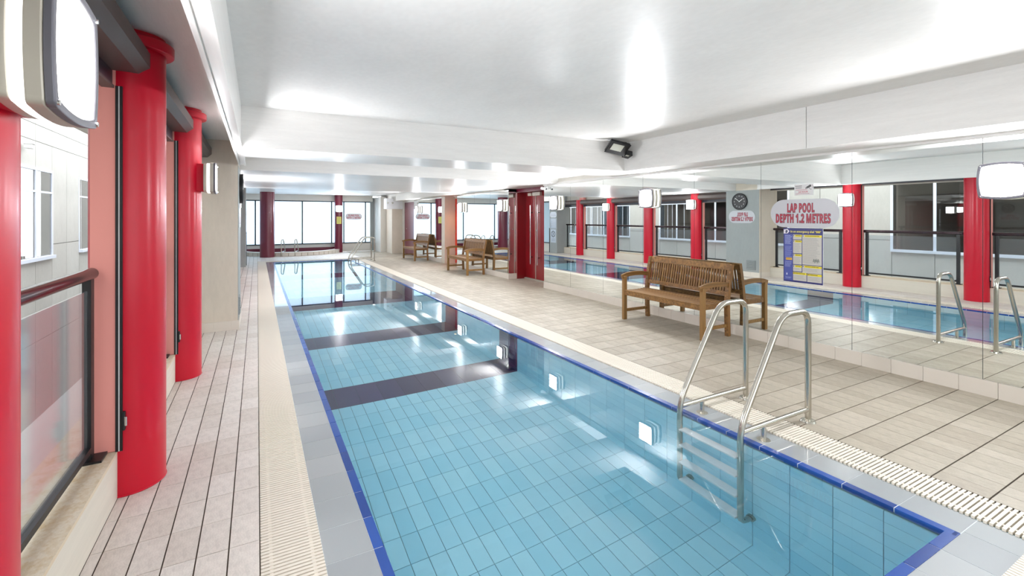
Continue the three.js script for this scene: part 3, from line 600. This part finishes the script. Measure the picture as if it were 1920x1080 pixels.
// vent in the clock pier
{
  const t = thing('vent_grille', 'square grey vent grille low on the clock pier', 'vent', -0.22, 0.30, -7.47, Math.PI / 2);
  part(t, 'frame', bx(0.25, 0.24, 0.012), M.grille, 0, 0, 0.006); for (let i = 0; i < 9; i++) part(t, 'louvre', bx(0.22, 0.012, 0.012), M.greypaint, 0, -0.1 + i * 0.025, 0.014, 0.5);
}
// floodlight in the bulkhead corner
{
  const t = thing('floodlight', 'black floodlight with grey lens in the ceiling corner above the mirrors', 'floodlight', 4.6, 2.5, -5.16);
  const b = new THREE.Group(); 
  const head = part(t, 'housing', rb(0.3, 0.05, 0.22, 0.008), M.black, -0.08, 0.0, 0.03, -0.62, -0.1, -0.3);
  part(head, 'lens', bx(0.17, 0.006, 0.12), M.ledlens, -0.02, -0.026, 0.02); part(head, 'bezel', rb(0.31, 0.014, 0.23, 0.004), M.charcoal, 0, -0.016, 0); for (let i = 0; i < 6; i++) part(head, 'cooling_fin', bx(0.006, 0.02, 0.17), M.black, -0.1 + i * 0.04, 0.034, 0);
  const sb = part(t, 'sensor_box', rb(0.11, 0.075, 0.12, 0.008), M.black, 0.13, -0.08, 0.0, -0.3, -0.1, -0.2); part(sb, 'sensor_window', bx(0.05, 0.006, 0.03), M.ledlens, -0.02, -0.038, 0.03);
  part(t, 'bracket', bx(0.02, 0.2, 0.03), M.black, 0.18, 0.03, -0.1); part(t, 'bracket', bx(0.2, 0.016, 0.03), M.black, 0.09, 0.105, -0.09); part(t, 'wall_plate', bx(0.1, 0.06, 0.02), M.black, 0.14, 0.06, -0.18); part(t, 'bracket', bx(0.02, 0.02, 0.1), M.black, 0.18, 0.06, -0.13);
}
// surveillance camera and emergency light
{
  const t = thing('security_camera', 'small white security camera above the mirror edge beside the red double door', 'camera', XM, 2.1, -8.3);
  part(t, 'base', cyl(0.03, 0.02, 20), M.whiteplastic, -0.01, 0.02, 0, 0, 0, Math.PI / 2); part(t, 'arm', cyl(0.01, 0.08, 10), M.whiteplastic, -0.05, 0.02, 0, 0, 0, Math.PI / 2);
  const h = part(t, 'housing', rb(0.05, 0.05, 0.13, 0.012), M.whiteplastic, -0.1, 0.01, 0.02, 0.2, 0.4); part(h, 'lens', cyl(0.018, 0.01, 16), M.black, 0, 0, 0.066, Math.PI / 2);
  const e = thing('emergency_light', 'twin head emergency light on the bulkhead near the maroon door', 'light', 4.72, 2.08, -19.44);
  part(e, 'case', rb(0.2, 0.09, 0.06, 0.01), M.whiteplastic, 0.12, 0, 0.03); for (const x of [0.02, 0.22]) { const l = part(e, 'head', cyl(0.04, 0.05, 18, 0.03), M.alu, x, 0.03, 0.08, Math.PI / 2); part(l, 'lens', cyl(0.03, 0.004, 18), M.ledlens, 0, 0.026, 0); }
}

// ---------------------------------------------------------------- building across the light well
{
  const XF = -4.05, t = thing('building', 'pale panelled building with dark windows across the narrow light well', 'building', XF, 0, 0);
  const bands = [[-6.05, -0.65], [-14.19, -8.8], [-21.4, -16.0]], y0 = 0.60, y1 = 2.55;
  const core = (ya, yb, za, zb) => slab(t, 'wall_core', M.facadejoint, -0.25, -0.03, ya, yb, za, zb);
  core(-3, y0, -24, 4.5); core(y1, 7.5, -24, 4.5); core(y0, y1, -0.65, 4.5); core(y0, y1, -8.8, -6.05); core(y0, y1, -16.0, -14.19); core(y0, y1, -24, -21.4);
  for (const [a, b] of bands) { slab(t, 'room_back', M.room, -4.3, -4.2, 0, 2.75, a, b); slab(t, 'room_floor', M.room, -4.2, -0.25, -0.1, 0, a, b); slab(t, 'room_ceiling', M.room, -4.2, -0.25, 2.7, 2.8, a, b); for (const z of [a, b]) slab(t, 'room_side', M.room, -4.2, -0.25, 0, 2.7, z - 0.03, z + 0.03); }
  const zs = [4.5, 1.75, 0.55, -0.65, ...[1, 2, 3, 4, 5].map((i) => -0.65 - i * 0.9), -6.05, -7.0, -7.85, -8.8, ...[1, 2, 3, 4, 5].map((i) => -8.8 - i * 0.898), -14.19, -15.1, -16.0, ...[1, 2, 3, 4, 5].map((i) => -16 - i * 0.9), -21.4, -22.7, -24];
  const win = (za, zb) => bands.some(([a, b]) => (za + zb) / 2 > a && (za + zb) / 2 < b);
  const panel = (ya, yb, za, zb) => slab(t, 'wall_panel', pick(M.facade), -0.03, 0, ya + 0.006, yb - 0.006, Math.min(za, zb) + 0.007, Math.max(za, zb) - 0.007);
  for (let i = 0; i + 1 < zs.length; i++) {
    const [za, zb] = [zs[i], zs[i + 1]];
    panel(-3, -1.1, za, zb); panel(3.1, 3.45, za, zb); panel(3.45, 5.2, za, zb); panel(5.2, 7.5, za, zb);
    if (win(za, zb)) { panel(-1.1, y0, za, zb); panel(y1, 3.1, za, zb); } else { panel(-1.1, 0.9, za, zb); panel(0.9, 3.1, za, zb); }
  }
  bands.forEach(([a, b], bi) => {
    const w = part(t, 'window', bx(0.1, 0.07, b - a), M.winframe, 0.02, y0 + 0.03, (a + b) / 2);
    const n = Math.round((b - a) / 0.9), dz = (b - a) / n, cy = -(y0 + 0.03), sub = (name, g, m, x, y, z) => part(w, name, g, m, x - 0.02, y + cy, z - (a + b) / 2);
    sub('head_frame', bx(0.03, 0.06, b - a), M.winframe, 0.0, y1 - 0.03, (a + b) / 2);
    for (let i = 0; i <= n; i++) sub('mullion', bx(0.02, y1 - y0, 0.06), M.winframe, 0.0, (y0 + y1) / 2, a + i * dz);
    for (let i = 0; i < n; i++) {
      sub('pane', bx(0.004, y1 - y0 - 0.1, dz - 0.08), M.glass, -0.01, (y0 + y1) / 2, a + (i + 0.5) * dz);
      if (bi === 2 || (bi === 1 && i < 2)) { sub('transom', bx(0.03, 0.04, dz), M.winframe, -0.005, y1 - 0.5, a + (i + 0.5) * dz); for (let k = 0; k < 2; k++) sub('blind', bx(0.003, y1 - y0 - 0.1, 0.02 + 0.03 * rnd()), M.blind, -0.1, (y0 + y1) / 2, a + (i + 0.28 + k * 0.36 + rnd() * 0.1) * dz); }
    }
  });
  for (const [z, lab] of [[-12.6, 'small white fitting above the fully visible dark window of the pale building'], [-17.2, 'small white fitting above the dark window half hidden by the pink fin']]) { const l = thing('outdoor_bulkhead', lab, 'light', XF + 0.06, 2.9, z, 0, 'small white fittings on the pale building'); part(l, 'body', rb(0.12, 0.09, 0.16, 0.02), M.white, 0.06, 0, 0); part(l, 'hood', rb(0.15, 0.02, 0.2, 0.006), M.white, 0.07, 0.05, 0); }
  const g = struct('ground', 'light well paving'); slab(g, 'paving', M.paving, -8.6, -0.9, -3.1, -3, -24, 4.5);
  const e = struct('added_lightwell_wall', 'added unseen pale wall closing the light well ends against the sky'); slab(e, 'wall_core', M.facade[1], -4.05, -0.95, -3, 7.5, -24.2, -24); slab(e, 'wall_core', M.facade[1], -4.05, -1.25, -3, 7.5, 4.5, 4.7);  // end walls added out of view to keep open sky off the panes
}

renderer.render(scene, camera);
